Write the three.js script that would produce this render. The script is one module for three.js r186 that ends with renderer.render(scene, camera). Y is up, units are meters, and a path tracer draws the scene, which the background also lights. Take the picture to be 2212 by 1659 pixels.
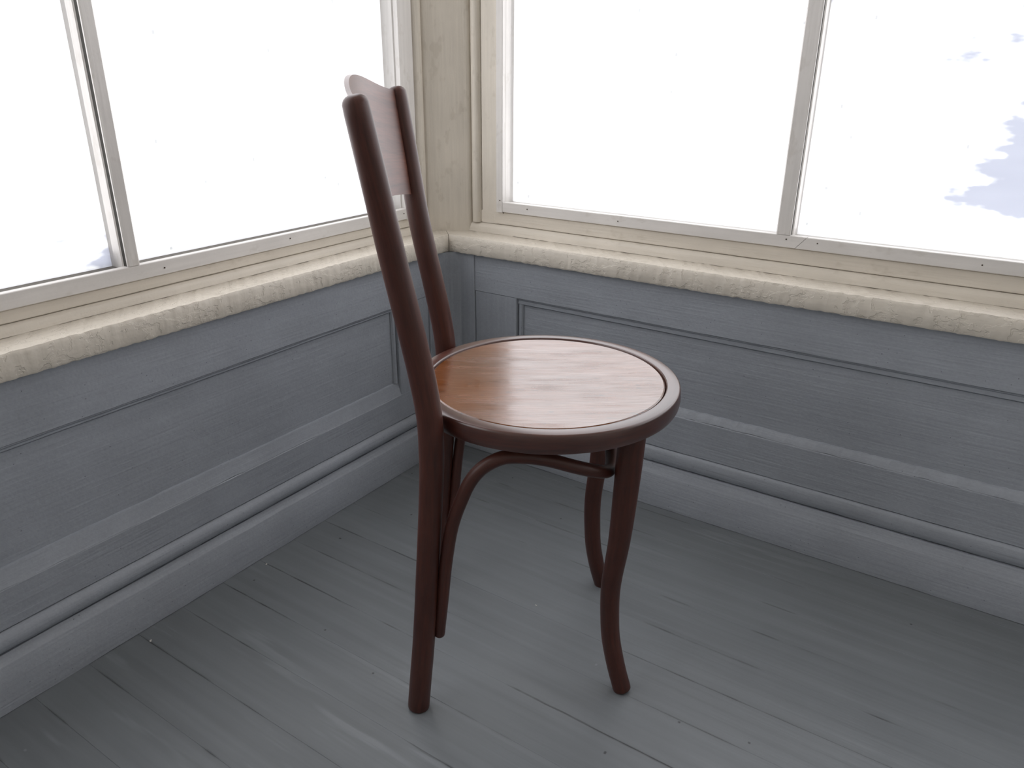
import * as THREE from 'three';
import { mergeGeometries, mergeVertices, toCreasedNormals } from 'three/addons/utils/BufferGeometryUtils.js';
import { RectAreaLightUniformsLib } from 'three/addons/lights/RectAreaLightUniformsLib.js';
import { ImprovedNoise } from 'three/addons/math/ImprovedNoise.js';

// ---------------------------------------------------------------- camera, sky, daylight, exposure
const scene = new THREE.Scene();
const camera = new THREE.PerspectiveCamera(53.185, 2212 / 1659, 0.02, 100);
camera.position.set(1.06995, 0.87073, 1.35287);
camera.up.set(-0.21715, 0.92362, -0.31588);
camera.lookAt(1.06995 - 0.51032, 0.87073 - 0.38327, 1.35287 - 0.76986);

const renderer = new THREE.WebGLRenderer({ antialias: true });
renderer.toneMapping = THREE.LinearToneMapping;
renderer.toneMappingExposure = 1.0;
renderer.shadowMap.enabled = true;

scene.background = new THREE.Color().setRGB(1.62, 1.64, 1.7);       // bright overcast sky outside

const ROOM_X = 2.6, ROOM_Z = 3.0, ROOM_H = 2.35;
const WIN_TOP = 1.78, WIN_END = 2.46;
RectAreaLightUniformsLib.init();
const DAYLIGHT = new THREE.Color().setRGB(1.0, 0.985, 1.0);
const DAYLIGHT_NITS = 0.9;
{
  const w = WIN_END - 0.103, h = WIN_TOP - 0.6, yc = (WIN_TOP + 0.6) / 2, sc = (WIN_END + 0.103) / 2;
  const a = new THREE.RectAreaLight(DAYLIGHT, DAYLIGHT_NITS * 0.95, w, h); a.name = 'daylight_window_right';
  a.position.set(sc, yc, -0.1); a.lookAt(sc, yc, 1); scene.add(a);
  const b = new THREE.RectAreaLight(DAYLIGHT, DAYLIGHT_NITS * 1.1, w, h); b.name = 'daylight_window_left';
  b.position.set(-0.1, yc, sc); b.lookAt(1, yc, sc); scene.add(b);
}

// ---------------------------------------------------------------- noise and textures
const perlin = new ImprovedNoise();
const fbm = (x, y, z, o = 4) => { let a = 0, s = 1, t = 0; for (let i = 0; i < o; i++) { a += s * perlin.noise(x, y, z + i * 7.3); t += s; s *= 0.5; x *= 2.03; y *= 2.03; z *= 2.03; } return a / t; };
let seed = 12345;
const rnd = () => { seed = (seed * 1664525 + 1013904223) >>> 0; return seed / 4294967296; };
const hash = (i, j, s) => { let n = (Math.imul(i, 374761393) + Math.imul(j, 668265263) + Math.imul(s, 2147483647 ^ 1013)) | 0; n = Math.imul(n ^ (n >>> 13), 1274126177); return ((n ^ (n >>> 16)) >>> 0) / 4294967296; };
function lattice(x, y, px, py, s) {                                 // value noise that repeats after px by py cells
  const i = Math.floor(x), j = Math.floor(y), f = x - i, g = y - j;
  const u = f * f * (3 - 2 * f), v = g * g * (3 - 2 * g), m = (a, p) => ((a % p) + p) % p;
  const a = hash(m(i, px), m(j, py), s), b = hash(m(i + 1, px), m(j, py), s), c = hash(m(i, px), m(j + 1, py), s), d = hash(m(i + 1, px), m(j + 1, py), s);
  return a + (b - a) * u + (c - a) * v + (a - b - c + d) * u * v;
}
function tiled(u, v, cu, cv, octaves, s) { let a = 0, w = 1, t = 0; for (let k = 0; k < octaves; k++) { a += w * lattice(u * cu, v * cv, cu, cv, s + k); t += w; w *= 0.55; cu *= 2; cv *= 2; } return a / t; }
function texture(w, h, fn, srgb) {
  const d = new Uint8Array(w * h * 4), o = [0, 0, 0, 1];
  for (let j = 0; j < h; j++) for (let i = 0; i < w; i++) {
    o[3] = 1; fn((i + 0.5) / w, (j + 0.5) / h, o);
    const k = (j * w + i) * 4; for (let c = 0; c < 4; c++) d[k + c] = Math.max(0, Math.min(255, Math.round(o[c] * 255)));
  }
  const t = new THREE.DataTexture(d, w, h, THREE.RGBAFormat); t.wrapS = t.wrapT = THREE.RepeatWrapping;
  t.magFilter = THREE.LinearFilter; t.minFilter = THREE.LinearMipmapLinearFilter; t.generateMipmaps = true;
  if (srgb) t.colorSpace = THREE.SRGBColorSpace;
  t.needsUpdate = true; return t;
}
const smooth = (a, b, x) => { const t = Math.max(0, Math.min(1, (x - a) / (b - a))); return t * t * (3 - 2 * t); };

// old brushed paint: streaks along u, runs and lumps; one tile = 0.5 m
const paintBump = texture(1024, 1024, (u, v, o) => {
  const streak = tiled(u, v, 6, 160, 3, 11), lump = tiled(u, v, 22, 26, 4, 21), fine = tiled(u, v, 170, 170, 2, 31);
  const k = 0.40 * streak + 0.45 * lump + 0.15 * fine; o[0] = o[1] = o[2] = k;
});
paintBump.repeat.set(2, 2);
const chipBump = texture(1024, 1024, (u, v, o) => {                 // many thick coats, chipped and lumpy; one tile = 0.33 m
  const n = tiled(u, v, 14, 18, 5, 71), f = tiled(u, v, 40, 44, 3, 81), st = tiled(u, v, 60, 10, 3, 91);
  const k = 0.34 * smooth(0.47, 0.5, n) + 0.22 * smooth(0.56, 0.585, n) + 0.3 * f + 0.14 * st; o[0] = o[1] = o[2] = k;
});
chipBump.repeat.set(3, 3);
const paintTone = texture(1024, 1024, (u, v, o) => {                // slight mottling, faint dirt specks
  const m = tiled(u, v, 5, 7, 5, 41), s = tiled(u, v, 140, 140, 2, 51), st = tiled(u, v, 4, 120, 3, 61);
  let k = 0.93 + 0.09 * (m - 0.5) + 0.05 * (st - 0.5) + 0.04 * (s - 0.5);
  const speck = hash(Math.floor(u * 340), Math.floor(v * 340), 77); if (speck > 0.9994) k *= 0.72;
  o[0] = o[1] = o[2] = k;
}, true);
paintTone.repeat.set(2, 2);
const creamTone = texture(1024, 1024, (u, v, o) => {                // cream paint with grimy patches and scratches
  const m = tiled(u, v, 5, 6, 5, 141), st = tiled(u, v, 5, 110, 3, 161), g = tiled(u, v, 16, 30, 4, 171);
  let k = 0.95 + 0.08 * (m - 0.5) + 0.05 * (st - 0.5);
  const grime = smooth(0.62, 0.78, g) * 0.04;
  o[0] = k - grime; o[1] = k - grime * 1.1; o[2] = k - grime * 1.25;
}, true);
creamTone.repeat.set(2, 2);

// grey painted floor: one texture over 3.2 m (x) by 3.2 m (z), with worn streaks along the boards and dirt in the joints
const BOARD = 0.0828, JOINT0 = 0.602 - 7 * BOARD;
const chips = [[0.602, 0.56, 0.86, 1.0], [0.354, 0.70, 0.87, 0.4], [0.3535, 1.025, 1.088, 1.3], [0.602, 0.0, 0.26, 0.7], [0.685, 0.0, 0.14, 0.9], [0.768, 0.02, 0.2, 0.5],
  [0.85, 0.0, 0.2, 0.6], [0.933, 0.03, 0.12, 0.5], [0.436, 0.0, 0.06, 0.8], [0.519, 0.1, 0.2, 0.4], [0.519, 0.32, 0.4, 0.9], [0.685, 0.42, 0.5, 0.8], [0.768, 0.5, 0.74, 0.7], [0.602, 0.3, 0.36, 0.7], [0.436, 0.9, 0.98, 0.5], [0.685, 0.78, 1.0, 0.5], [0.27, 0.9, 1.0, 0.4]];
const floorTone = texture(2048, 2048, (u, v, o) => {
  const x = u * 3.2 - 0.1, z = v * 3.2 - 0.1;
  const board = Math.floor((z - JOINT0) / BOARD), bt = hash(board, 3, 5);
  const m = tiled(u, v, 7, 9, 5, 201), st = tiled(u, v, 9, 300, 4, 211), g = tiled(u, v, 30, 34, 3, 221);
  let k = 0.90 + 0.10 * (m - 0.5) + 0.10 * (st - 0.5) + 0.05 * (g - 0.5) + 0.03 * (bt - 0.5);
  const worn = smooth(0.60, 0.78, tiled(u, v, 12, 150, 4, 231)) * smooth(0.45, 0.7, tiled(u, v, 4, 6, 3, 241));
  k += 0.12 * worn;
  let r = k, gg = k, b = k;
  const e = (z - JOINT0) / BOARD - Math.round((z - JOINT0) / BOARD), ed = Math.abs(e) * BOARD;
  if (ed < 0.0022) { const d = smooth(0.5, 0.75, tiled(u, v, 40, 12, 3, 251)) * (1 - ed / 0.0022) * 0.28; r -= d; gg -= d; b -= d; }
  for (const [cz, x0, x1, w] of chips) if (Math.abs(z - cz) < 0.006 && x > x0 && x < x1) {
    const wob = (tiled(u, v, 50, 2, 3, 261) - 0.5) * 0.003, t = Math.abs(z - cz - wob), len = smooth(x0, x0 + 0.03, x) * (1 - smooth(x1 - 0.03, x1, x));
    const on = smooth(0.35, 0.6, tiled(u, v, 90, 3, 3, 271)) * 0.6 + 0.4;
    const d = Math.max(0, 1 - t / 0.0017) * len * w * on * 0.42; r -= d; gg -= d; b -= d;
  }
  const sp = hash(Math.floor(u * 900), Math.floor(v * 900), 7); if (sp > 0.99985) { r *= 0.6; gg *= 0.6; b *= 0.6; }
  if (sp < 0.00005) { r += 0.25; gg += 0.25; b += 0.25; }
  o[0] = r; o[1] = gg; o[2] = b;
}, true);
const floorBump = texture(1024, 1024, (u, v, o) => { const k = 0.55 * tiled(u, v, 5, 150, 4, 301) + 0.45 * tiled(u, v, 20, 30, 4, 311); o[0] = o[1] = o[2] = k; });
floorBump.repeat.set(4, 4);
const floorRough = texture(512, 512, (u, v, o) => { const k = 0.62 + 0.5 * (tiled(u, v, 6, 60, 4, 321) - 0.5) + 0.3 * (tiled(u, v, 5, 5, 3, 331) - 0.5); o[0] = o[1] = o[2] = k; });

// bent beech, stained red brown: grain along u; one tile = 0.4 m by 0.2 m
const grain = (u, v, cu, cv, s) => { const w = tiled(u, v, cu, 6, 3, s) * 0.06; return tiled(u, v + w, cu, cv, 4, s + 9); };
const woodTone = texture(1024, 512, (u, v, o) => {
  const g = grain(u, v, 4, 40, 401), p = tiled(u, v, 26, 180, 2, 431), m = tiled(u, v, 5, 4, 4, 441);
  const k = 0.72 + 0.26 * (g - 0.5) + 0.12 * (p - 0.5), w = m - 0.5;
  o[0] = k * (0.92 + 0.25 * w); o[1] = k * (0.86 + 0.32 * w); o[2] = k * (0.84 + 0.30 * w);
}, true);
woodTone.repeat.set(2.5, 5);
const scratches = [[0.745, 0.806, 0.842, 0.757, 0.0028, 0.75], [0.77, 0.806, 0.852, 0.772, 0.0022, 0.6], [0.405, 0.42, 0.475, 0.388, 0.0022, 0.55], [0.352, 0.626, 0.416, 0.607, 0.0024, 0.5], [0.535, 0.49, 0.55, 0.505, 0.003, 0.5], [0.30, 0.56, 0.345, 0.545, 0.002, 0.45], [0.62, 0.66, 0.72, 0.62, 0.0016, 0.4]];
const seatTone = texture(1024, 1024, (u, v, o) => {                 // plywood seat disc, u front to back
  const g = grain(u, v, 3, 46, 501), p = tiled(u, v, 14, 220, 3, 531), m = tiled(u, v, 4, 6, 4, 541);
  let k = 0.74 + 0.16 * (g - 0.5) + 0.16 * (p - 0.5) + 0.2 * (m - 0.5);
  const dent = smooth(0.80, 0.86, tiled(u, v, 22, 90, 2, 551)); k *= 1 - 0.35 * dent;
  for (const [u0, v0, u1, v1, w, d] of scratches) {
    const du = u1 - u0, dv = v1 - v0, t = ((u - u0) * du + (v - v0) * dv) / (du * du + dv * dv); if (t < 0 || t > 1) continue;
    k *= 1 - d * Math.max(0, 1 - Math.hypot(u - u0 - t * du, v - v0 - t * dv) / (w * (0.4 + 0.6 * Math.sin(Math.PI * t))));
  }
  o[0] = k; o[1] = k * 0.95; o[2] = k * 0.86;
}, true);
const seatBump = texture(1024, 1024, (u, v, o) => { const k = 0.5 * tiled(u, v, 8, 200, 3, 601) + 0.5 * tiled(u, v, 10, 28, 4, 611); o[0] = o[1] = o[2] = k; });
const seatRough = texture(1024, 1024, (u, v, o) => { const k = 0.58 + 0.9 * (tiled(u, v, 6, 34, 4, 621) - 0.5) + 0.5 * (tiled(u, v, 4, 7, 4, 631) - 0.5); o[0] = o[1] = o[2] = k; });

// whitewashed window glass: brushed paint, thin and streaky in patches
function whitewash(s, bare) {
  return texture(512, 768, (u, v, o) => {
    const n = tiled(u, v, 7, 11, 5, s) * 0.5 + tiled(u, v, 6, 60, 4, s + 9) * 0.5;
    const t = smooth(0.40, 0.66, (n - 0.5) * 2.6 + 0.5 + bare(u, v)), dot = hash(Math.floor(u * 150), Math.floor(v * 220), s) > 0.9993 ? 0.6 : 1;
    const k = 0.93 + 0.05 * (tiled(u, v, 6, 50, 3, s + 20) - 0.5);
    o[0] = (k - 0.47 * t) * dot; o[1] = (k - 0.455 * t) * dot; o[2] = (k - 0.385 * t) * dot;
  });
}

// ---------------------------------------------------------------- materials
const M = {};
const lin = (r, g, b) => new THREE.Color().setRGB(r, g, b);
M.grey = new THREE.MeshPhysicalMaterial({ name: 'grey_paint', color: lin(0.368, 0.394, 0.438), map: paintTone, roughness: 0.55, bumpMap: paintBump, bumpScale: 0.0011 });
M.floor = new THREE.MeshPhysicalMaterial({ name: 'floor_paint', color: lin(0.212, 0.229, 0.245), map: floorTone, roughness: 0.75, roughnessMap: floorRough, bumpMap: floorBump, bumpScale: 0.0005 });
M.cream = new THREE.MeshPhysicalMaterial({ name: 'cream_paint', color: lin(0.75, 0.69, 0.60), map: creamTone, roughness: 0.5, bumpMap: paintBump, bumpScale: 0.0012 });
M.sill = M.cream.clone(); M.sill.name = 'thick_cream_paint'; M.sill.bumpMap = chipBump; M.sill.bumpScale = 0.0016;
M.white = new THREE.MeshPhysicalMaterial({ name: 'white_paint', color: lin(0.80, 0.77, 0.74), map: creamTone, roughness: 0.5, bumpMap: paintBump, bumpScale: 0.0005 });
M.gap = new THREE.MeshStandardMaterial({ name: 'dirt', color: lin(0.05, 0.047, 0.042), roughness: 0.95 });
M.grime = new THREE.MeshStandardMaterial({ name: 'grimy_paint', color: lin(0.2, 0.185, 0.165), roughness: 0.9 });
M.nail = new THREE.MeshStandardMaterial({ name: 'rusty_nail', color: lin(0.09, 0.07, 0.055), roughness: 0.7, metalness: 0.3 });
M.wood = new THREE.MeshPhysicalMaterial({ name: 'stained_beech', color: lin(0.15, 0.05, 0.034), map: woodTone, roughness: 0.5, specularIntensity: 0.6, clearcoat: 0.3, clearcoatRoughness: 0.32 });
M.rim = M.wood.clone(); M.rim.name = 'seat_rim_beech'; M.rim.roughness = 0.34; M.rim.specularIntensity = 1; M.rim.clearcoat = 0.8; M.rim.clearcoatRoughness = 0.24;
M.veneer = M.wood.clone(); M.veneer.name = 'back_veneer'; M.veneer.color = lin(0.28, 0.11, 0.07); M.veneer.clearcoat = 0.6;
M.seat = new THREE.MeshPhysicalMaterial({ name: 'seat_veneer', color: lin(0.31, 0.105, 0.028), map: seatTone, roughness: 0.38, roughnessMap: seatRough, bumpMap: seatBump, bumpScale: 0.0005, clearcoat: 0.85, clearcoatRoughness: 0.32, clearcoatRoughnessMap: seatRough });
M.flake = new THREE.MeshStandardMaterial({ name: 'paint_flake', color: lin(0.6, 0.58, 0.54), roughness: 0.7 });
M.plaster = new THREE.MeshStandardMaterial({ name: 'plaster', color: lin(0.74, 0.72, 0.68), roughness: 0.9 });
const glass = (map) => new THREE.MeshPhysicalMaterial({ name: 'whitewashed_glass', color: lin(1, 1, 1), map, roughness: 1, transmission: 1, thickness: 0, side: THREE.DoubleSide });

// ---------------------------------------------------------------- helpers
// the addon joins corners on a grid of 1/100 unit, so it works in millimetres here
function creased(g, angle) { g.scale(1000, 1000, 1000); const c = toCreasedNormals(g, angle); c.scale(0.001, 0.001, 0.001); return c; }
const names = new Map();
const numbered = (n) => { const k = names.get(n) || 0; names.set(n, k + 1); return k ? `${n}_${String(k).padStart(3, '0')}` : n; };
function shade(m) { m.castShadow = m.receiveShadow = true; return m; }
function part(name, geometry, material, parent, label) { const m = shade(new THREE.Mesh(geometry, material)); m.name = name; if (label) m.userData.label = label; parent.add(m); return m; }
function structure(name, label, category) { const g = new THREE.Group(); g.name = name; g.userData = { kind: 'structure', label, category }; scene.add(g); return g; }

// A profile of [offset into the room, height] swept along a wall. 'R' runs along x at z = offset, 'L' along z at x = offset.
function sweep(side, profile, s0, s1, { step = 0.02, amp = 0, freq = 18, crease = 0.7 } = {}) {
  const n = Math.max(1, Math.round(((typeof s1 === 'function' ? s1(0, 0) : s1) - (typeof s0 === 'function' ? s0(0, 0) : s0)) / step)), m = profile.length;
  const P = [], U = [], I = [], per = [0];
  for (let k = 0; k < m; k++) { const a = profile[k], b = profile[(k + 1) % m]; per.push(per[k] + Math.hypot(b[0] - a[0], b[1] - a[1])); }
  const at = (i, k) => {
    let [o, y] = profile[k % m]; const a = typeof s0 === 'function' ? s0(o, y) : s0, b = typeof s1 === 'function' ? s1(o, y) : s1, s = a + (b - a) * i / n;
    if (amp) { const w = side === 'R' ? 0 : 40; const d1 = fbm(s * freq, y * 25, o * 25 + w, 3), d2 = fbm(s * freq + 31, y * 25, o * 25 + w, 3); o += d1 * amp; y += d2 * amp; }
    return side === 'R' ? [s, y, o] : [o, y, s];
  };
  for (let i = 0; i <= n; i++) for (let k = 0; k <= m; k++) { const p = at(i, k); P.push(...p); U.push(side === 'R' ? p[0] : p[2] + 0.37, per[k] + profile[0][1]); }
  const id = (i, k) => i * (m + 1) + k, quad = (a, b, c, d) => (side === 'R' ? I.push(a, b, c, a, c, d) : I.push(a, c, b, a, d, c));
  for (let i = 0; i < n; i++) for (let k = 0; k < m; k++) quad(id(i, k), id(i, k + 1), id(i + 1, k + 1), id(i + 1, k));
  const tri = THREE.ShapeUtils.triangulateShape(profile.map(([o, y]) => new THREE.Vector2(o, y)), []);
  for (const i of [0, n]) { const base = P.length / 3; for (let k = 0; k < m; k++) { const p = at(i, k); P.push(...p); U.push(profile[k][0], profile[k][1]); } for (const t of tri) I.push(base + t[0], base + t[1], base + t[2]); }
  const g = new THREE.BufferGeometry();
  g.setAttribute('position', new THREE.Float32BufferAttribute(P, 3)); g.setAttribute('uv', new THREE.Float32BufferAttribute(U, 2)); g.setIndex(I);
  return creased(g, crease);
}
// profile of a box in the wall's section, with small chamfers on the room side
const rect = (o0, o1, y0, y1, c = 0.0015) => [[o0, y0], [o1 - c, y0], [o1, y0 + c], [o1, y1 - c], [o1 - c, y1], [o0, y1]];
// an upright with a plan outline, [x, z] points, from y0 to y1
function upright(plan, y0, y1, { step = 0.05, amp = 0, crease = 0.5 } = {}) {
  const n = Math.max(1, Math.round((y1 - y0) / step)), m = plan.length, P = [], U = [], I = []; let per = [0];
  for (let k = 0; k < m; k++) { const a = plan[k], b = plan[(k + 1) % m]; per.push(per[k] + Math.hypot(b[0] - a[0], b[1] - a[1])); }
  for (let i = 0; i <= n; i++) for (let k = 0; k <= m; k++) {
    const [x, z] = plan[k % m], y = y0 + (y1 - y0) * i / n;
    P.push(x + amp * fbm(x * 30, y * 14, z * 30, 3), y, z + amp * fbm(x * 30 + 9, y * 14, z * 30, 3)); U.push(y, per[k]);
  }
  for (let i = 0; i < n; i++) for (let k = 0; k < m; k++) { const a = i * (m + 1) + k, b = a + 1, c = b + m + 1, d = a + m + 1; I.push(a, b, c, a, c, d); }
  const tri = THREE.ShapeUtils.triangulateShape(plan.map(([x, z]) => new THREE.Vector2(x, z)), []);
  for (const [y] of [[y0], [y1]]) { const base = P.length / 3; for (const [x, z] of plan) { P.push(x, y, z); U.push(x, z); } for (const t of tri) I.push(base + t[0], base + t[1], base + t[2]); }
  const g = new THREE.BufferGeometry();
  g.setAttribute('position', new THREE.Float32BufferAttribute(P, 3)); g.setAttribute('uv', new THREE.Float32BufferAttribute(U, 2)); g.setIndex(I);
  return creased(g, crease);
}
const swap = (side, plan) => (side === 'R' ? plan : plan.map(([x, z]) => [z, x]));
// upright strip on a wall: s from a to b, offset from o0 (back) to o1 (front)
const strip = (side, a, b, o0, o1, y0, y1, c = 0.0015, opt) => upright(swap(side, [[a, o0], [b, o0], [b, o1 - c], [b - c, o1], [a + c, o1], [a, o1 - c]]), y0, y1, opt);
function box(x0, x1, y0, y1, z0, z1) { const g = new THREE.BoxGeometry(x1 - x0, y1 - y0, z1 - z0); g.translate((x0 + x1) / 2, (y0 + y1) / 2, (z0 + z1) / 2); const u = g.attributes.uv, p = g.attributes.position, n = g.attributes.normal; for (let i = 0; i < u.count; i++) u.setXY(i, Math.abs(n.getX(i)) > 0.5 ? p.getZ(i) : p.getX(i), Math.abs(n.getY(i)) > 0.5 ? p.getZ(i) : p.getY(i)); return g; }

// ---------------------------------------------------------------- floor, ceiling and the far walls
const floor = structure('floor', 'grey painted floor of narrow boards', 'floor');
part('subfloor', box(-0.12, ROOM_X + 0.1, -0.12, -0.03, -0.12, ROOM_Z + 0.1), M.gap, floor);
for (let k = 0; ; k++) {
  const z0 = JOINT0 + (k - 1) * BOARD, z1 = Math.min(z0 + BOARD, ROOM_Z + 0.05); if (z0 >= ROOM_Z) break;
  const c = 0.0004, e = 0, lift = (hash(k, 9, 2) - 0.5) * 0.00024, x0 = -0.03, x1 = ROOM_X + 0.05;
  const sec = [[-0.029, z0 + e], [-c, z0 + e], [0, z0 + e + c], [0, z1 - e - c], [-c, z1 - e], [-0.029, z1 - e]];
  const P = [], U = [], I = [], n = 24;
  for (let i = 0; i <= n; i++) for (let q = 0; q < 6; q++) { const x = x0 + (x1 - x0) * i / n, [y, z] = sec[q]; P.push(x, y + lift - 0.0003, z); U.push((x + 0.1) / 3.2, (z + 0.1) / 3.2); }
  for (let i = 0; i < n; i++) for (let q = 0; q < 6; q++) { const a = i * 6 + q, b = i * 6 + (q + 1) % 6; I.push(a, b, b + 6, a, b + 6, a + 6); }
  const g = new THREE.BufferGeometry(); g.setAttribute('position', new THREE.Float32BufferAttribute(P, 3)); g.setAttribute('uv', new THREE.Float32BufferAttribute(U, 2)); g.setIndex(I);
  part(k ? `floorboard_${String(k).padStart(3, '0')}` : 'floorboard', creased(g, 0.4), M.floor, floor);
}
const ceiling = structure('ceiling', 'painted porch ceiling above the windows', 'ceiling');
part('ceiling_board', box(-0.12, ROOM_X + 0.1, ROOM_H, ROOM_H + 0.1, -0.12, ROOM_Z + 0.1), M.plaster, ceiling);
const wallBack = structure('wall_back', 'plain painted wall across the room from the left window', 'wall');
part('wall_board', box(ROOM_X, ROOM_X + 0.1, -0.03, ROOM_H, -0.12, ROOM_Z + 0.1), M.plaster, wallBack);
const wallFront = structure('wall_front', 'plain painted wall across the room from the right window', 'wall');
part('wall_board', box(-0.12, ROOM_X, -0.03, ROOM_H, ROOM_Z, ROOM_Z + 0.1), M.plaster, wallFront);

// ---------------------------------------------------------------- the two window walls
const SILL = 0.5195, SILL_B = 0.482;
const DIM = {
  R: { base: 0.0772, groove: 0.0985, shoe: 0.1329, low: 0.2134, panel: 0.2296, mb: 0.381, mt: 0.3965, cove: 0.5415, sb: 0.5702, st: 0.5922, end: ROOM_X, panelS: 0.174, jamb: 0.1005, mul: [0.700, 0.7254], bead: [0.0155, 0.040], stopS: 0.084 },
  L: { base: 0.0772, groove: 0.0904, shoe: 0.1215, low: 0.1844, panel: 0.2132, mb: 0.3782, mt: 0.389, cove: 0.5365, sb: 0.5565, st: 0.5797, end: ROOM_Z, panelS: 0.167, jamb: 0.066, mul: [0.693, 0.7125], bead: [-0.0125, 0.0185], stopS: 0.020 },
};
const FACE = -0.066, PANE = -0.110;
for (const side of ['R', 'L']) {
  const d = DIM[side], right = side === 'R', end = d.end, tag = right ? 'right' : 'left', mitre = (o) => o + 0.0006, fromCorner = (a) => () => a;
  // wall below the sill: frame and panel
  const wall = structure(`wall_${tag}`, right ? 'grey panelled wall below the right window' : 'grey panelled wall below the left window', 'wall');
  part('wall_core', right ? box(-0.12, end, -0.03, SILL_B + 0.01, -0.12, -0.03) : box(-0.12, -0.03, -0.03, SILL_B + 0.01, -0.03, end), M.gap, wall);
  part('lower_rail', sweep(side, rect(-0.03, -0.0142, d.shoe + 0.0008, d.low), mitre, end, { amp: 0.0008 }), M.grey, wall);
  part('panel', sweep(side, rect(-0.032, -0.0262, d.low, d.mt + 0.004), 0.10, end, { amp: 0.0010, step: 0.03 }), M.grey, wall);
  part('panel_bevel', sweep(side, [[-0.03, d.low + 0.0004], [-0.0150, d.low + 0.0004], [-0.0165, d.low + 0.004], [-0.0225, d.panel - 0.0015], [-0.0262, d.panel], [-0.03, d.panel]], d.panelS, end, right ? { amp: 0.0024, freq: 75, step: 0.004 } : { amp: 0.0018, freq: 34, step: 0.01 }), M.grey, wall);
  part('panel_moulding', sweep(side, [[-0.03, d.mb], [-0.0245, d.mb], [-0.0205, d.mb + 0.003], [-0.0205, d.mt - 0.005], [-0.0175, d.mt - 0.002], [-0.0175, d.mt - 0.0008], [-0.03, d.mt - 0.0008]], d.panelS, end, { amp: 0.0007, freq: 24 }), M.grey, wall);
  part('upper_rail', sweep(side, rect(-0.03, -0.0142, d.mt, SILL_B + 0.002), mitre, end, { amp: 0.0010 }), M.grey, wall);
  part('stile', strip(side, 0.062, d.panelS, -0.03, -0.0146, d.low, d.mt, 0.0015, { amp: 0.001 }), M.grey, wall);
  part('stile_moulding', strip(side, d.panelS + 0.0008, d.panelS + 0.013, -0.03, -0.0205, d.panel, d.mb + 0.002, 0.003, { amp: 0.0007 }), M.grey, wall);
  part('header', right ? box(-0.12, end, WIN_TOP + 0.02, ROOM_H, -0.12, -0.03) : box(-0.12, -0.03, WIN_TOP + 0.02, ROOM_H, -0.03, end), M.cream, wall);
  part('end_pier', right ? box(WIN_END, end, SILL_B, WIN_TOP + 0.02, -0.12, -0.03) : box(-0.12, -0.03, SILL_B, WIN_TOP + 0.02, WIN_END, end), M.cream, wall);
  // baseboard with a rounded cap
  const base = structure(`baseboard_${tag}`, right ? 'grey baseboard with bead moulding along the right wall' : 'grey baseboard with bead moulding along the left wall', 'baseboard');
  part('board', sweep(side, [[-0.029, 0.0006], [0, 0.0006], [0, d.base - 0.002], [-0.0015, d.base], [right ? -0.0075 : -0.0085, d.groove - (right ? 0.0012 : 0.006)], [-0.0105, d.groove - 0.0012], [-0.029, d.groove - 0.0012]], mitre, end, { amp: 0.0013, freq: 14 }), M.grey, base);
  const r = (d.shoe - d.groove) / 2, bead = [[-0.029, d.groove]]; for (let k = 0; k <= 8; k++) { const a = -Math.PI / 2 + Math.PI * k / 8; bead.push([(right ? -0.0135 : -0.0155) + Math.cos(a) * (right ? 0.006 : 0.0125), (d.groove + d.shoe) / 2 + Math.sin(a) * r]); } bead.push([-0.029, d.shoe]);
  part('bead_moulding', sweep(side, bead, mitre, end, { amp: 0.0012, freq: 26, crease: 1.2 }), M.grey, base);

  // window: sill, cove, sash rail, stops, mullions, panes
  const win = structure(`window_${right ? 2 : 1}`, right ? 'right window with whitewashed panes, cream frame and painted sill' : 'left window with whitewashed panes, cream frame and painted sill', 'window');
  part('window_sill', sweep(side, [[-0.12, SILL_B], [-0.002, SILL_B], [0, SILL_B + 0.003], [0.0005, SILL - 0.005], [-0.0025, SILL], [-0.066, SILL + 0.001], [-0.12, SILL + 0.001]], mitre, end, { step: 0.003, amp: 0.0022, freq: 70 }), M.sill, win, 'cream sill with thick lumpy paint');
  const cove = [[-0.12, SILL + 0.0014], [-0.062, SILL + 0.0014], [-0.0625, SILL + 0.004]]; for (let k = 1; k <= 6; k++) { const a = k / 6 * Math.PI / 2; cove.push([-0.0625 - 0.0095 * (1 - Math.cos(a)) - 0.0005, SILL + 0.004 + (d.cove - SILL - 0.005) * Math.sin(a)]); } cove.push([-0.12, d.cove - 0.0008]);
  part('sill_moulding', sweep(side, cove, right ? 0.005 : -0.03, end, { amp: 0.0006, crease: 1.0 }), M.cream, win);
  part('sash_rail', sweep(side, rect(-0.12, -0.0722, d.cove, d.sb - 0.0012), right ? 0.02 : -0.03, end, { amp: 0.0006 }), M.cream, win);
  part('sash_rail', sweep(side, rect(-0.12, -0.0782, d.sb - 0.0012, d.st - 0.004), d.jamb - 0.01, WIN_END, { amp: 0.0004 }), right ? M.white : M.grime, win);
  const nailGeo = new THREE.CylinderGeometry(0.0013, 0.0013, 0.002, 8).rotateX(Math.PI / 2);
  const nails = (list, parent) => { for (const [s, y] of list) { const n = part('nail', nailGeo, M.nail, parent); if (right) n.position.set(s, y, FACE); else { n.rotation.y = Math.PI / 2; n.position.set(FACE, y, s); } } };
  const ym = (d.sb + d.st) / 2;
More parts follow.
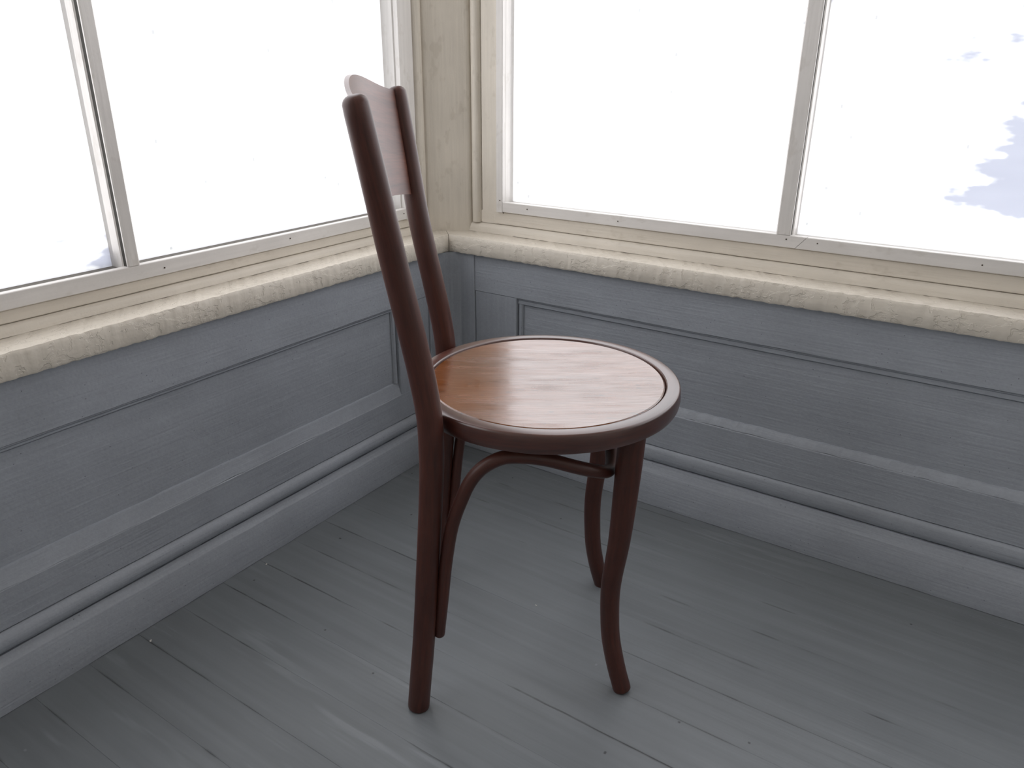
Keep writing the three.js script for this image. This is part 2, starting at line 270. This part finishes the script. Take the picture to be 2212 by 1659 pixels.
  if (right) {
    const a = part('glazing_stop', sweep(side, rect(-0.078, FACE, d.sb, d.st, 0.001), d.jamb + 0.0008, (o, y) => 0.736 + (y - d.sb) * 0.85, { amp: 0.0003 }), M.white, win);
    nails([[0.166, ym + 0.002], [0.384, ym], [0.7195, ym + 0.004]], a);
    const b = part('glazing_stop', sweep(side, rect(-0.078, FACE + 0.0006, d.sb, d.st, 0.001), (o, y) => 0.7368 + (y - d.sb) * 0.85, WIN_END, { amp: 0.0003 }), M.white, win);
    nails([[0.774, ym + 0.003], [1.0285, ym], [1.5, ym]], b);
    const v = part('glazing_stop', strip(side, d.stopS, d.jamb, -0.078, FACE, d.sb - 0.001, WIN_TOP, 0.001, { amp: 0.0003 }), M.white, win);
    nails([[0.094, 0.5955], [0.1035, 0.569]], v);
  } else {
    const a = part('glazing_stop', sweep(side, rect(-0.078, FACE, d.sb, d.st, 0.001), d.jamb - 0.002, WIN_END, { amp: 0.0003 }), M.white, win);
    nails([[0.6535, ym - 0.001], [0.393, ym + 0.002], [0.0725, ym + 0.002], [1.1, ym]], a);
    part('glazing_stop', strip(side, d.stopS + 0.001, d.jamb - 0.003, -0.078, FACE, d.sb - 0.001, WIN_TOP, 0.001, { amp: 0.0003 }), M.white, win);
  }
  // casing, its bead, jamb lining
  if (right) part('casing', strip(side, d.bead[1] + 0.0012, d.stopS - 0.0008, -0.12, -0.0722, d.cove, WIN_TOP, 0.001, { amp: 0.0004 }), M.cream, win);
  const bw = (d.bead[1] - d.bead[0]) / 2, bm = (d.bead[0] + d.bead[1]) / 2, bp = [[d.bead[0], -0.12]]; for (let k = 0; k <= 8; k++) { const a = Math.PI - Math.PI * k / 8; bp.push([bm + Math.cos(a) * bw, -0.076 + Math.sin(a) * 0.0145]); } bp.push([d.bead[1], -0.12]);
  part('casing_bead', upright(swap(side, bp), right ? d.cove : SILL, WIN_TOP, { amp: 0.0006, crease: 1.0 }), M.cream, win);
  part('jamb', strip(side, d.jamb - 0.045, d.jamb - 0.001, -0.12, -0.0785, d.sb, WIN_TOP, 0.002), M.white, win);
  part('top_rail', sweep(side, rect(-0.12, FACE, WIN_TOP - 0.004, WIN_TOP + 0.021), -0.03, WIN_END + 0.01), M.cream, win);
  // mullions: a nailed batten over a deeper bar, a dirty gap between them
  const pitch = 0.61, m0 = d.mul[0], mw = d.mul[1] - d.mul[0], lights = []; let from = d.jamb;
  for (let k = 0; k < 4; k++) {
    const a = m0 + k * pitch; if (a > WIN_END - 0.1) break;
    const mul = new THREE.Group(); mul.name = 'mullion'; win.add(mul);
    part('batten', strip(side, a, a + mw, -0.0702, FACE + 0.0005, d.st + 0.0006, WIN_TOP - 0.004, 0.002, { amp: 0.0006 }), M.white, mul);
    part('joint', strip(side, a + 0.0006, a + mw - 0.0006, -0.079, -0.0704, d.st - 0.003, WIN_TOP - 0.004, 0.0003), M.gap, mul, 'dirt in the joint');
    part('bar', strip(side, a + 0.0005, a + mw + 0.0012, -0.12, -0.0791, d.st - 0.004, WIN_TOP - 0.004, 0.002, { amp: 0.0008 }), M.white, mul);
    lights.push([from, a]); from = a + mw;
  }
  lights.push([from, WIN_END]);
  lights.forEach(([a, b], k) => {
    const w = b - a + 0.004, h = WIN_TOP - d.st + 0.01, g = new THREE.PlaneGeometry(w, h); g.translate(w / 2 + a - 0.002, h / 2 + d.st - 0.008, 0);
    const bare = right && k === 1 ? (u, v) => -0.53 + smooth(0.04, 0.09, v) * (0.62 * smooth(0.22, 0.56, u) * (1 - 0.7 * smooth(0.12, 0.2, v)) + 0.62 * smooth(0.44, 0.6, u))
      : !right && k === 1 ? (u, v) => -0.6 + 0.34 * (1 - smooth(0.05, 0.3, u)) * (1 - smooth(0.05, 0.12, v)) : () => -0.8;
    const map = whitewash(700 + k * 50 + (right ? 0 : 25), bare);
    const p = part('pane', g, glass(map), win, right && k === 1 ? 'whitewashed pane with bluish bare streaks' : 'whitewashed pane');
    if (right) p.position.z = PANE; else { p.rotation.y = -Math.PI / 2; p.position.x = PANE; }
  });
}
// corner post between the windows and the corner board below the sill
{
  const post = upright([[-0.12, -0.12], [-0.12, -0.006], [-0.064, -0.006], [-0.0585, -0.0085], [-0.056, -0.0115], [0.009, -0.0595], [0.0135, -0.064], [0.0148, -0.068], [0.0148, -0.12]], SILL + 0.0005, WIN_TOP + 0.02, { amp: 0.0006, crease: 0.6 });
  const m = shade(new THREE.Mesh(post, M.cream)); m.name = 'trim_1'; m.userData = { kind: 'structure', label: 'cream corner post between the two windows', category: 'post' }; scene.add(m);
  const g = structure('trim_2', 'grey corner board under the meeting of the two sills', 'trim');
  part('corner_board', upright([[-0.02, -0.02], [-0.02, 0.0615], [-0.0122, 0.0615], [-0.0108, 0.060], [-0.0108, 0.028], [-0.008, 0.023], [0.018, -0.008], [0.023, -0.0108], [0.060, -0.0108], [0.0615, -0.0122], [0.0615, -0.02]], 0.1329, SILL_B - 0.0005, { amp: 0.001 }), M.grey, g);
}

// ---------------------------------------------------------------- the chair
function tube(points, radii, { seg = 60, around = 20, capA = 0.35, capB = 0.35 } = {}) {
  const curve = new THREE.CatmullRomCurve3(points.map((p) => new THREE.Vector3(...p)), false, 'centripetal'), P = [], U = [], I = [], L = curve.getLength();
  const rad = (t) => { const x = t * (radii.length - 1), i = Math.min(radii.length - 2, Math.floor(x)), f = x - i; return radii[i] + (radii[i + 1] - radii[i]) * f; };
  const N = seg; let normal = new THREE.Vector3(1, 0, 0);
  const ts = []; for (let i = 0; i <= N; i++) ts.push(i / N);
  const push = (c, n, b, r, t) => { for (let k = 0; k <= around; k++) { const a = k / around * Math.PI * 2, x = Math.cos(a) * r, y = Math.sin(a) * r; P.push(c.x + n.x * x + b.x * y, c.y + n.y * x + b.y * y, c.z + n.z * x + b.z * y); U.push(t * L, k / around * 0.1); } };
  let rows = 0;
  const frames = ts.map((t) => { const c = curve.getPointAt(t), T = curve.getTangentAt(t); normal = normal.clone().addScaledVector(T, -normal.dot(T)).normalize(); return { c, T, n: normal.clone(), b: new THREE.Vector3().crossVectors(T, normal), r: rad(t), t }; });
  const A = frames[0], B = frames[N];
  for (let k = 0; k < 6; k++) { const a = (k / 6) * Math.PI / 2, r = A.r * (1 - capA + capA * Math.sin(a)); push(A.c.clone().addScaledVector(A.T, A.r * capA * (1 - Math.cos(a))), A.n, A.b, r, A.t); rows++; }
  for (let i = 1; i < N; i++) { const f = frames[i]; const dA = f.t * L, dB = (1 - f.t) * L; if (dA < A.r * capA + 0.001 || dB < B.r * capB + 0.001) continue; push(f.c, f.n, f.b, f.r, f.t); rows++; }
  for (let k = 5; k >= 0; k--) { const a = (k / 6) * Math.PI / 2, r = B.r * (1 - capB + capB * Math.sin(a)); push(B.c.clone().addScaledVector(B.T, -B.r * capB * (1 - Math.cos(a))), B.n, B.b, r, B.t); rows++; }
  const w = around + 1;
  for (let i = 0; i < rows - 1; i++) for (let k = 0; k < around; k++) { const a = i * w + k; I.push(a, a + 1, a + w + 1, a, a + w + 1, a + w); }
  for (const [row, f, flip] of [[0, A, true], [rows - 1, B, false]]) { const c = P.length / 3; let q = new THREE.Vector3(); for (let k = 0; k < around; k++) q.add(new THREE.Vector3(P[(row * w + k) * 3], P[(row * w + k) * 3 + 1], P[(row * w + k) * 3 + 2])); q.divideScalar(around); P.push(q.x, q.y, q.z); U.push(f.t * L, 0); for (let k = 0; k < around; k++) { const a = row * w + k; flip ? I.push(c, a + 1, a) : I.push(c, a, a + 1); } }
  const g = new THREE.BufferGeometry(); g.setAttribute('position', new THREE.Float32BufferAttribute(P, 3)); g.setAttribute('uv', new THREE.Float32BufferAttribute(U, 2)); g.setIndex(I);
  return creased(g, 0.9);
}
{
  const chair = new THREE.Group(); chair.name = 'bentwood_chair';
  chair.position.set(0.54615, 0, 0.47318); chair.rotation.y = THREE.MathUtils.degToRad(34.368);
  chair.userData = { label: 'dark brown bentwood cafe chair with round wooden seat standing in the corner', category: 'chair' };
  scene.add(chair);
  const H = 0.4577, RIM = 0.190, GR = 0.1704;
  // local axes: x forward, y up, z towards the camera's side
  const rear = [[0, -0.186, 0.160], [0.06, -0.180, 0.1585], [0.12, -0.174, 0.157], [0.25, -0.164, 0.153], [0.34, -0.1575, 0.149], [0.40, -0.1545, 0.146], [0.46, -0.1555, 0.1425], [0.51, -0.162, 0.1415], [0.56, -0.171, 0.141], [0.66, -0.190, 0.1435], [0.76, -0.2055, 0.158], [0.842, -0.2185, 0.1705]];
  const front = [[0, 0.1185, 0.129], [0.03, 0.110, 0.1235], [0.06, 0.103, 0.120], [0.09, 0.0975, 0.118], [0.12, 0.0945, 0.117], [0.18, 0.0925, 0.118], [0.26, 0.0995, 0.121], [0.34, 0.1035, 0.122], [0.436, 0.107, 0.123]];
  const loc = [[-0.1525, 0.152, 0.122], [-0.1515, 0.1525, 0.135], [-0.1455, 0.154, 0.19], [-0.1392, 0.155, 0.25], [-0.1297, 0.156, 0.308], [-0.116, 0.157, 0.35], [-0.104, 0.157, 0.377], [-0.0885, 0.157, 0.396], [-0.0635, 0.155, 0.409], [-0.0365, 0.152, 0.409], [-0.005, 0.146, 0.4015], [0.031, 0.138, 0.387], [0.0594, 0.127, 0.3746], [0.080, 0.108, 0.364], [0.089, 0.08, 0.362], [0.093, 0.04, 0.363]];
  // seat: rim, panel
  const rimP = [[0.150, H - 0.029], [0.150, H - 0.008], [GR - 0.0035, H - 0.008], [GR - 0.0008, H - 0.0045], [GR, H - 0.0012], [GR + 0.0012, H - 0.0001], [GR + 0.003, H + 0.0003], [GR + 0.010, H + 0.0003], [RIM - 0.0030, H - 0.0001], [RIM - 0.0018, H - 0.0005], [RIM - 0.0007, H - 0.0016], [RIM - 0.0001, H - 0.0036], [RIM + 0.0006, H - 0.010], [RIM + 0.0008, H - 0.016], [RIM, H - 0.022], [RIM - 0.002, H - 0.0265], [RIM - 0.006, H - 0.029]];
  const rim = new THREE.LatheGeometry([...rimP, rimP[0]].map(([x, y]) => new THREE.Vector2(x, y)), 96);
  { const u = rim.attributes.uv; for (let i = 0; i < u.count; i++) u.setXY(i, u.getX(i) * 1.2, u.getY(i) * 0.1); }
  const seat = new THREE.Group(); seat.name = 'seat'; chair.add(seat);
  part('seat_rim', creased(rim, 0.5), M.rim, seat);
  const disc = [[0, H - 0.0045]]; for (const f of [0.3, 0.55, 0.75, 0.88, 0.95]) disc.push([GR * f, H - 0.0045 + 0.0033 * f * f * f]); disc.push([GR - 0.0042, H - 0.0014], [GR - 0.0024, H - 0.0028], [GR - 0.002, H - 0.0075], [0, H - 0.0085]);
  const pan = new THREE.LatheGeometry(disc.map(([x, y]) => new THREE.Vector2(x, y)), 96);
  { const u = pan.attributes.uv, p = pan.attributes.position; for (let i = 0; i < u.count; i++) u.setXY(i, p.getX(i) / 0.4 + 0.5, p.getZ(i) / 0.4 + 0.5); }
  part('seat_panel', creased(pan, 0.6), M.seat, seat, 'amber brown plywood seat panel with worn varnish');
  for (const s of [1, -1]) {
    part('back_leg', tube(rear.map(([y, f, l]) => [f, y, s * l]), [0.0158, 0.0158, 0.0156, 0.0156, 0.0158, 0.0165, 0.0168, 0.0165, 0.0162, 0.0155, 0.0145], { seg: 90, around: 24, capA: 0.18, capB: 0.75 }), M.wood, chair);
    part('front_leg', tube(front.map(([y, f, l]) => [f, y, s * l]), [0.0135, 0.0137, 0.0138, 0.0140, 0.0145, 0.0155, 0.0168, 0.0178, 0.0182], { seg: 70, around: 24, capA: 0.25, capB: 0 }), M.wood, chair);
  }
  const hoop = [...loc.map(([f, l, y]) => [f, y, l]), [0.094, 0.363, 0], ...loc.slice().reverse().map(([f, l, y]) => [f, y, -l])];
  part('brace_hoop', tube(hoop, [0.0080, 0.0090, 0.0092, 0.0092, 0.0092, 0.0092, 0.0090, 0.0080], { seg: 220, around: 16, capA: 0.8, capB: 0.8 }), M.wood, chair);
  // curved plywood back rest let into the posts
  const P = [], U = [], I = [], nu = 40, nv = 14, foot = (y) => { for (let i = 1; i < rear.length; i++) if (y <= rear[i][0] || i === rear.length - 1) { const a = rear[i - 1], b = rear[i], t = (y - a[0]) / (b[0] - a[0]); return [a[1] + (b[1] - a[1]) * t, a[2] + (b[2] - a[2]) * t]; } };
  const pt = (i, j, k) => {
    const u = -1 + 2 * i / nu, q = 1 - u * u, top = 0.838 + 0.0215 * Math.pow(q, 1.9), bot = 0.693 + 0.012 * q, y = bot + (top - bot) * j / nv, [f, l] = foot(y);
    return [f - 0.001 - 0.027 * q + (k ? -0.0028 : 0.0028), y, u * (l - 0.006)];
  };
  for (let k = 0; k < 2; k++) for (let j = 0; j <= nv; j++) for (let i = 0; i <= nu; i++) { P.push(...pt(i, j, k)); U.push(i / nu * 0.32, j / nv * 0.15); }
  const id = (i, j, k) => k * (nu + 1) * (nv + 1) + j * (nu + 1) + i, quad = (a, b, c, d) => I.push(a, b, c, a, c, d);
  for (let j = 0; j < nv; j++) for (let i = 0; i < nu; i++) { quad(id(i, j, 0), id(i, j + 1, 0), id(i + 1, j + 1, 0), id(i + 1, j, 0)); quad(id(i, j, 1), id(i + 1, j, 1), id(i + 1, j + 1, 1), id(i, j + 1, 1)); }
  for (let i = 0; i < nu; i++) { quad(id(i, nv, 0), id(i, nv, 1), id(i + 1, nv, 1), id(i + 1, nv, 0)); quad(id(i, 0, 0), id(i + 1, 0, 0), id(i + 1, 0, 1), id(i, 0, 1)); }
  for (let j = 0; j < nv; j++) { quad(id(0, j, 0), id(0, j, 1), id(0, j + 1, 1), id(0, j + 1, 0)); quad(id(nu, j, 0), id(nu, j + 1, 0), id(nu, j + 1, 1), id(nu, j, 1)); }
  const g = new THREE.BufferGeometry(); g.setAttribute('position', new THREE.Float32BufferAttribute(P, 3)); g.setAttribute('uv', new THREE.Float32BufferAttribute(U, 2)); g.setIndex(I);
  part('backrest', creased(g, 0.7), M.veneer, chair, 'curved thin plywood back rest');
}

// ---------------------------------------------------------------- flakes of paint on the floor
{
  const spots = [[0.0315, 0.849, 0.0042, 'white paint flake on the floor by the left baseboard', 0.9], [0.021, 0.604, 0.0030, 'tiny white paint flake where a board joint meets the left baseboard', 0.2], [0.505, 0.42, 0.0022, 'white paint crumb on the floor under the chair seat', 1.4]];
  for (const [x, z, r, label, turn] of spots) {
    const s = new THREE.Shape(); const n = 7; for (let k = 0; k < n; k++) { const a = k / n * Math.PI * 2, q = r * (0.5 + 0.5 * hash(k, Math.round(x * 1e4), 4)); k ? s.lineTo(Math.cos(a) * q * 0.6, Math.sin(a) * q) : s.moveTo(Math.cos(a) * q * 0.6, Math.sin(a) * q); }
    const g = new THREE.ExtrudeGeometry(s, { depth: 0.0005, bevelEnabled: false }); g.rotateX(-Math.PI / 2);
    const m = shade(new THREE.Mesh(g, M.flake)); m.name = numbered('paint_flake'); m.position.set(x, 0.0003, z); m.rotation.y = turn; m.userData = { label, category: 'paint flake' }; scene.add(m);
  }
}

renderer.render(scene, camera);
